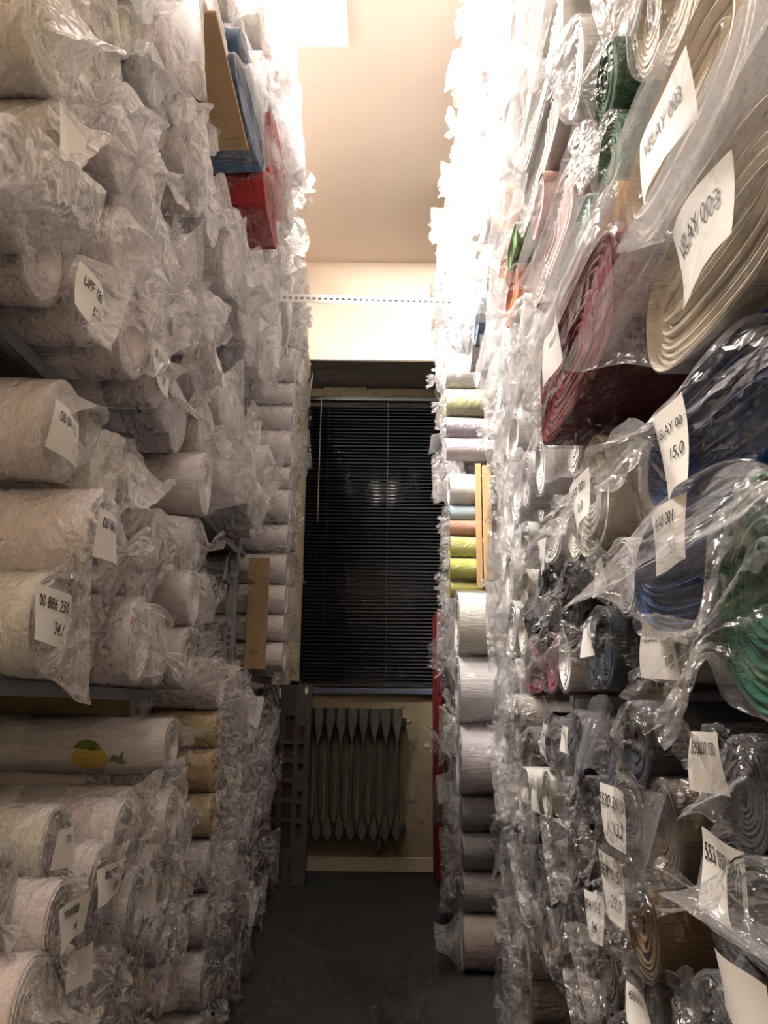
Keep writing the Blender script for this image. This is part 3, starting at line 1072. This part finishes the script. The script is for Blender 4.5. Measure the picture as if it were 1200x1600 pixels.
landmark(945, 205, .31, .060, .060, (.035, .13, .065), 'bottle green roll, lower of two beside the ecru VELAY rolls', .04, 'gather', seed=38, bag_r=.05, y=1.01, z=1.562)
landmark(970, 360, .30, .048, .048, (.52, .26, .025), 'golden yellow roll with a wound spiral end above the maroon bolt', .03, 'open', seed=39, bag_r=.04, y=.985, z=1.452)
landmark(908, 462, .30, .12, .050, (.55, .37, .22), 'tan fabric roll lying on the maroon bolt', .06, 'seal', seed=40, bag_r=.05, y=1.165, z=1.455)
landmark(885, 335, .31, .12, .040, (.36, .50, .48), 'pale teal fabric bolt lying on the tan roll', .06, 'seal', seed=41, y=1.235, z=1.552, **B)
landmark(785, 120, .34, .15, .075, (.42, .42, .44), 'grey folded fabric bolt high up by the lamp', .04, 'open', seed=42, **B)
landmark(905, 1525, .31, .095, .095, (.05, .03, .018), 'fat dark brown roll on the lowest shelf in view', .03, 'open', seed=43, bag_r=.05, z=.445)


def column(side, y, z0, specs, xe, group=None, milk=.2, **kw):
    """rolls stacked one straight on another, specs from the bottom up: (radius, colour, label[, dx])"""
    z = z0
    out = []
    for sp in specs:
        r_, c, lb = sp[:3]
        dx = sp[3] if len(sp) > 3 else 0
        out.append(roll(side, y + rng.uniform(-.006, .006), z + r_, r_, r_, xe + dx, c, milk, label=lb, cat='fabric roll', group=group, long=True, bag_k=.75, **kw))
        block(side, y, z + r_, r_, r_)
        z += 2 * r_ + .002
    return out


# ---- columns of rolls that stand out side-on
LW, LW2, LG = (.84, .79, .805), (.80, .76, .775), (.62, .61, .62)
column(1, 2.93, .545, ((.112, (.78, .74, .79), 'fat lilac-white roll side-on, lowest of three fat white ones'),
                       (.113, (.86, .85, .87), 'fat bright white roll side-on, middle of three fat white ones'),
                       (.110, (.80, .79, .70), 'fat off-white roll side-on, uppermost of three fat white ones')), .262, 'fat white rolls by the aisle', .06, kind='gather')
column(1, 2.93, .004, ((.085, (.42, .34, .32), 'pinkish grey bagged roll on the carpet under the fat white ones'),
                       (.062, (.25, .22, .21), 'stone grey bagged roll, second above the carpet under fat white ones'),
                       (.060, (.20, .19, .19), 'mid grey bagged roll, third above the carpet under fat white ones'),
                       (.058, (.18, .17, .17), 'grey bagged roll right below the three fat white ones')), .27, 'grey rolls under the fat white ones', .12)
column(1, 3.23, 1.243, ((.033, (.52, .50, .08), 'yellow green bagged roll, lowest beside the tan battens'),
                        (.043, (.50, .52, .06), 'lime yellow bagged roll above the yellow green one'),
                        (.044, (.50, .50, .12), 'pale lime roll under the terracotta one, beside tan battens'),
                        (.030, (.55, .26, .14), 'thin terracotta bagged roll beside the tan battens'),
                        (.032, (.55, .72, .80), 'thin pale blue bagged roll on the terracotta one'),
                        (.062, (.88, .88, .85), 'bright white roll with tied ends above the pale blue one')), .262, 'colourful rolls beside the tan battens', .10)
column(1, 3.23, 1.803, ((.045, (.55, .47, .50), 'pale mauve bagged roll resting above the bright white one'),
                        (.045, (.30, .26, .30), 'dark mauve roll under the pale olive one'),
                        (.06, (.45, .45, .20), 'pale olive bagged roll among knotted white bags'),
                        (.075, (.86, .85, .84), 'white roll with knotted film above the pale olive one'),
                        ), .25, 'rolls in the window bay of the mixed rack', .16, kind='gather')
column(-1, 1.88, .853, ((.068, LW, 'white roll side-on, lowest of the four jutting out beside the slotted post'),
                        (.064, LW2, 'white roll side-on, second up of four jutting beside the slotted post'),
                        (.060, LW, 'white roll side-on, third up of four jutting beside the slotted post'),
                        ), -.435, 'white rolls jutting beside the post', .14)
roll(-1, 1.86, 1.242 + .076, .073, .073, -.415, LW, .10, long=True, label='fat smooth white roll side-on, topmost of four jutting beside the slotted post', cat='fabric roll', kind='open', group='white rolls jutting beside the post')
block(-1, 1.86, 1.318, .073, .073)
column(-1, 2.12, .004, ((.066, LG, 'greyish roll on the carpet under the yellow rolls'),
                        (.064, LG, 'greyish roll, second above the carpet under the yellow rolls'),
                        (.060, LG, 'greyish roll, third above the carpet under the yellow rolls'),
                        (.060, LG, 'greyish roll directly under the lowest yellow roll'),
                        (.050, (.60, .47, .20), 'pale yellow bagged roll, lowest of three yellow ones'),
                        (.050, (.62, .45, .18), 'golden yellow bagged roll, middle of three yellow ones'),
                        (.046, (.66, .52, .24), 'cream yellow bagged roll, uppermost of three yellow ones'),
                        (.062, LW, 'white bagged roll lying on the cream yellow one')), -.405, 'rolls in the yellow stack', .16)
column(-1, 3.27, .953, ((.056, LW, 'small white roll, lowest of four beside the brown cardboard'),
                        (.052, LW2, 'small white roll, second up of four beside the brown cardboard'),
                        (.058, LW, 'small white roll, third up of four beside the brown cardboard'),
                        (.060, LW2, 'small white roll, topmost of four beside the brown cardboard')), -.385, 'white rolls beside the brown cardboard', .10)
column(-1, 3.27, 1.424, ((.055, LW, 'short white roll, lowest of the tall stack above the brown cardboard'),
                         (.072, LW2, 'white roll, second from below in the tall stack above the brown cardboard'),
                         (.048, LW, 'thin white roll, third from below in the tall stack above the cardboard'),
                         (.075, LW, 'white roll, fourth from below in the tall stack above the cardboard'),
                         (.055, LW2, 'white roll, fifth from below in the tall stack above the cardboard'),
                         (.050, LW, 'white roll, sixth from below in the tall stack above the cardboard'),
                         (.068, LW2, 'white roll, topmost of the tall stack above the cardboard')), -.385, 'white rolls in the tall window-side stack', .14)

# roll with the lemon print, blue and red bagged fabric
lemon = roll(-1, 1.74, .735, .056, .056, -.425, (.72, .71, .72), .06, long=True, label='white roll side-on with a lemon print, under the beige cross board', cat='fabric roll', kind='open', spin=0)
block(-1, 1.74, .735, .056, .056)
cl = lemon.children[0]


def print_patch(name, mat, pts, parent, r_, dx):
    """flat print on the side of a roll that faces along -y: points (x, angle in degrees)"""
    v = [(x, -r_ * math.cos(R(a)), r_ * math.sin(R(a))) for x, a in pts]
    v2 = []
    f = []
    n_ = len(v)
    cx, ca = sum(p[0] for p in pts) / n_, sum(p[1] for p in pts) / n_
    for k in (1, .66, .33):
        v2 += [(cx + (x - cx) * k, -r_ * math.cos(R(ca + (a - ca) * k)), r_ * math.sin(R(ca + (a - ca) * k))) for x, a in pts]
    v2.append((cx, -r_ * math.cos(R(ca)), r_ * math.sin(R(ca))))
    for q in range(2):
        for i in range(n_):
            f.append((q * n_ + i, q * n_ + (i + 1) % n_, (q + 1) * n_ + (i + 1) % n_, (q + 1) * n_ + i))
    for i in range(n_):
        f.append((2 * n_ + i, 2 * n_ + (i + 1) % n_, 3 * n_))
    MB().add(v2, f).build(name, M[mat], parent)


circ = lambda cx, ca, rx, ra, t0=0, t1=360, n_=18: [(cx + rx * math.cos(R(t0 + (t1 - t0) * i / n_)), ca + ra * math.sin(R(t0 + (t1 - t0) * i / n_))) for i in range(n_)]
print_patch('lemon_print', 'lemon', circ(-.145, -24, .036, 26), lemon, .0584, 0)
print_patch('lime_print', 'lime', circ(-.150, -8, .026, 20, 0, 180), lemon, .0589, 0)
print_patch('leaf_print', 'lime', [(-.108, -28), (-.098, -14), (-.088, -20), (-.078, -6), (-.080, -24), (-.072, -30), (-.084, -36), (-.094, -30)], lemon, .0589, 0)

BLUE, RED = (.075, .12, .20), (.36, .045, .04)
for (y, z, ry, rz, xe, c, lb, kd, ml, pt) in (
        (1.93, 2.366, .21, .058, -.375, BLUE, 'blue bagged fabric bolt, lowest, lying on the brown cardboard', 'open', .10, 0),
        (1.97, 2.488, .20, .056, -.385, (.10, .15, .22), 'blue bagged fabric bolt stacked on the lowest blue one', 'gather', .13, 0),
        (2.36, 2.362, .19, .056, -.375, (.28, .03, .03), 'deep red bagged fabric bolt, lowest of the three red ones', 'open', .07, 0),
        (2.38, 2.480, .19, .056, -.37, RED, 'red bagged fabric bolt, middle of the three red ones', 'gather', .09, 0),
        (2.40, 2.600, .18, .056, -.365, (.40, .08, .07), 'red bagged fabric bolt in cloudy film, topmost of the three red ones', 'open', .14, 0),
        (1.66, 2.49, .055, .055, -.39, (.86, .85, .85), 'white roll end beside the stacked blue bolts', 'open', .2, 0)):
    flat = ry > rz * 1.5
    sd = int(y * 100 + z * 10)
    roll(-1, y, z, ry, rz, xe, c, ml, name='fabric_bolt' if flat else 'fabric_roll', cat='fabric bolt' if flat else 'fabric roll', label=lb, kind=kd,
         bag=bag_mesh(sd, kd, 60, 44, 3.0, 2, 1.3), body=roll_mesh_oval(sd, ry, rz, 6) if flat else None, spin=0, bag_r=.07 if flat else None, bag_spin=0)
    block(-1, y, z, ry, rz)

# ---- white rack fill
T = math
pack(-1, 'near bay', 'bottom shelf', 1.02, 1.97, .225, .80, .052, .066, -.44, .03, .20, top=lambda y: .70 if y < 1.66 else .78, long=True)
pack(-1, 'near bay', 'second shelf', 1.12, 1.79, .853, 1.335, .073, .080, -.465, .03, .26, kinds=('gather', 'seal', 'open'), long=True)
pack(-1, 'near bay', 'third shelf', .82, 1.98, 1.355, 1.90, .058, .076, -.455, .03, .26)
pack(-1, 'near bay', 'fourth shelf', .92, 1.98, 1.935, 2.25, .055, .068, -.455, .03, .26)
pack(-1, 'near bay', 'top shelf', 1.40, 1.98, 2.302, 2.96, .06, .075, -.455, .03, .26)
pack(-1, 'middle bay', 'floor pile', 2.20, 3.08, .003, .94, .062, .082, -.455, .03, .22)
pack(-1, 'middle bay', 'second shelf', 2.03, 3.08, .962, 1.39, .075, .09, -.64, .02, .16)
pack(-1, 'middle bay', 'third shelf', 2.02, 3.08, 1.405, 1.80, .070, .088, -.455, .035, .26)
pack(-1, 'middle bay', 'fourth shelf', 2.02, 3.08, 1.935, 2.28, .068, .085, -.455, .03, .26)
pack(-1, 'middle bay', 'top shelf', 2.02, 3.08, 2.295, 3.00, .075, .09, -.455, .03, .24, xfun=lambda y, z: .075 if z > 2.6 else 0)
pack(-1, 'window bay', 'floor pile', 3.13, 4.05, .003, .92, .07, .088, -.53, .03, .22)
pack(-1, 'window bay', 'second shelf', 3.13, 4.2, .955, 1.39, .075, .09, -.52, .03, .22)
pack(-1, 'window bay', 'third shelf', 3.13, 4.2, 1.425, 2.25, .08, .098, -.50, .03, .20)
pack(-1, 'window bay', 'top shelf', 3.13, 4.2, 2.29, 3.12, .08, .10, -.46, .03, .28)

# ---- mixed rack fill
pack(1, 'near bay', 'bottom shelf', .50, .90, .365, .82, .045, .062, .315, .02, .05, flat=.35)
pack(1, 'near bay', 'second shelf', .50, .90, .84, 1.31, .045, .06, .325, .02, .05)
pack(1, 'near bay', 'top shelf', .55, .90, 1.33, 1.85, .05, .07, .32, .02, .05)
rec = lambda y, z: max(0, .14 * (y - 2.0))
pack(1, 'second bay', 'bottom shelf', .93, 1.97, .345, .83, .045, .060, .325, .025, .05, flat=.3)
pack(1, 'second bay', 'second shelf', .93, 1.97, .845, 1.20, .045, .058, .325, .025, .05, flat=.3)
pack(1, 'second bay', 'third shelf', .93, 1.97, 1.22, 1.74, .05, .07, .325, .03, .09, flat=.2)
pack(1, 'second bay', 'top shelf', .93, 1.97, 1.755, 2.29, .06, .08, .325, .03, .09, flat=.25)
pack(1, 'second bay', 'uppermost shelf', 1.3, 1.97, 2.305, 2.9, .06, .08, .325, .03, .09, flat=.25)
pack(1, 'third bay', 'floor pile', 2.02, 2.82, .003, .41, .055, .07, .325, .02, .10, xfun=rec)
pack(1, 'third bay', 'second shelf', 2.02, 2.82, .425, .93, .06, .075, .325, .02, .10, xfun=rec)
pack(1, 'third bay', 'third shelf', 2.02, 3.08, .955, 1.43, .062, .078, .325, .02, .10, xfun=rec)
pack(1, 'third bay', 'fourth shelf', 2.02, 3.08, 1.455, 1.96, .062, .078, .325, .03, .10, flat=.2, xfun=rec)
pack(1, 'third bay', 'fifth shelf', 2.02, 3.08, 1.985, 2.48, .068, .085, .325, .03, .10, flat=.25)
pack(1, 'third bay', 'top shelf', 2.02, 3.08, 2.505, 3.35, .075, .095, .325, .03, .10, flat=.2)
pack(1, 'window bay', 'floor pile', 3.10, 3.98, .003, .60, .075, .09, .33, .03, .14)
pack(1, 'window bay', 'second shelf', 3.13, 3.98, .625, 1.22, .075, .09, .33, .03, .14)
pack(1, 'window bay', 'third shelf', 3.30, 4.18, 1.245, 1.78, .075, .09, .34, .03, .14)
pack(1, 'window bay', 'fourth shelf', 3.30, 4.18, 1.805, 2.32, .075, .09, .34, .03, .16)
pack(1, 'window bay', 'top shelf', 3.13, 4.18, 2.345, 3.35, .08, .10, .33, .03, .18)

# ---- paper tags seen in the photograph, each on the roll whose end lies nearest
for (side, px, py, lines, w, h, tilt) in (
        (-1, 88, 450, two('UPF 180', '52,0'), .10, .07, 0), (-1, 225, 560, two('00 886 170', '31'), .10, .07, 0), (-1, 100, 685, two('00 886 170', '2'), .11, .07, 0),
        (-1, 205, 745, two('00 886 170', '3'), .09, .06, 0), (-1, 120, 825, two('00 886 250', ''), .10, .07, 0), (-1, 75, 950, two('00 886 250', '34,1'), .11, .075, 0),
        (-1, 20, 200, two('', '7,0'), .08, .07, 0), (-1, 150, 1255, two('5550', '6,7'), .075, .06, 0), (-1, 185, 1375, two('00 6555', '15,0'), .10, .05, 0),
        (-1, 60, 1430, two('7700008', '4'), .09, .05, 0), (-1, 80, 1490, [], .08, .05, 0), (-1, 50, 1335, two('7700', ''), .07, .05, 0),
        (-1, 325, 1010, two('6555', '0'), .07, .05, 0), (-1, 285, 1460, two('55', '6'), .06, .05, 0), (-1, 210, 1400, [], .06, .05, 0),
        (1, 935, 905, two('5530', '17,2'), .09, .05, 0), (1, 945, 965, two('5530', '17,0'), .09, .05, 0), (1, 1120, 1010, two('5530 37/150', '17,0'), .13, .085, 0),
        (1, 920, 1105, two('5530 36/150', '18'), .10, .055, 0), (1, 1170, 1085, two('553037/150', ''), .13, .09, 0), (1, 850, 1140, two('EPOCHE 14', '19,5'), .08, .09, -20),
        (1, 808, 1040, two('5530', ''), .08, .05, 0), (1, 795, 1185, two('EPOCHE', ''), .07, .06, 0), (1, 855, 1235, two('EPOCHE 11', ''), .08, .08, 0),
        (1, 955, 1285, two('5530 36/150', '13,2'), .11, .085, 0), (1, 965, 1365, two('4598/415-S', '29,0'), .11, .09, 0), (1, 955, 1440, two('4598/415-S', '24'), .13, .09, 0),
        (1, 1165, 1330, two('553 037/150', ''), .14, .10, 0), (1, 1140, 1530, [], .14, .08, 0), (1, 985, 1565, two('4598/415-S', ''), .09, .05, 0)):
    best = None
    for q in ROWS:
        if q['side'] != side or not q.get('fill') or q.get('tagged') or q['o']['category'] == 'tag':
            continue
        x, y = proj((q['xe'], q['y'], q['z']))
        d = math.hypot(x - px, y - py) * (1 if any(c.name.startswith('paper_tag') for c in q['o'].children) is False else 9)
        if best is None or d < best[0]:
            best = (d, q)
    q = best[1]
    q['tagged'] = True
    k = min(1.0, 2.1 * q['ry'] / w) * (.8 if side > 0 else 1)
    lines = [l for l in lines if l[0]]
    p2 = on_x(px, py, q['xe'] + (.05 if side < 0 else -.05))
    oy, oz = (p2.y - q['y']) * (1 if side < 0 else -1), p2.z - q['z']
    m_ = .8 * q['ry'] / max(.8 * q['ry'], math.hypot(oy, oz))
    paper_tag(q['o'], w * k, h * k, lines, (.032, oy * m_, oz * m_), tilt + rng.uniform(-5, 5), 0, int(px * 7 + py))

# ------------------------------------------------------------------ labels by place
groups = {}
for q in ROWS:
    if q.get('fill'):
        groups.setdefault((q['side'],) + q['fill'], []).append(q)
LAYER = ('lowest', 'second', 'third', 'fourth', 'fifth', 'sixth', 'seventh', 'eighth', 'ninth')
for (side, bay, shelf, lay), items in groups.items():
    items.sort(key=lambda q: -q['y'])
    for i, q in enumerate(items):
        what = {'gather': 'tied', 'seal': 'sealed', 'flap': 'flapped', 'open': 'loose'}[q['kind']]
        tag = ' tagged' if q.get('tagged') else ''
        q['o']['label'] = (f"{what}{tag} {q['word']} {'bolt' if q['flat'] else 'roll'}, {ORD[min(i, 15)]} from window, {LAYER[lay]} layer, "
                           f"{bay} {shelf}, {'white' if side < 0 else 'mixed'} rack")
print('rolls', len(ROWS), 'left', sum(q['side'] < 0 for q in ROWS))
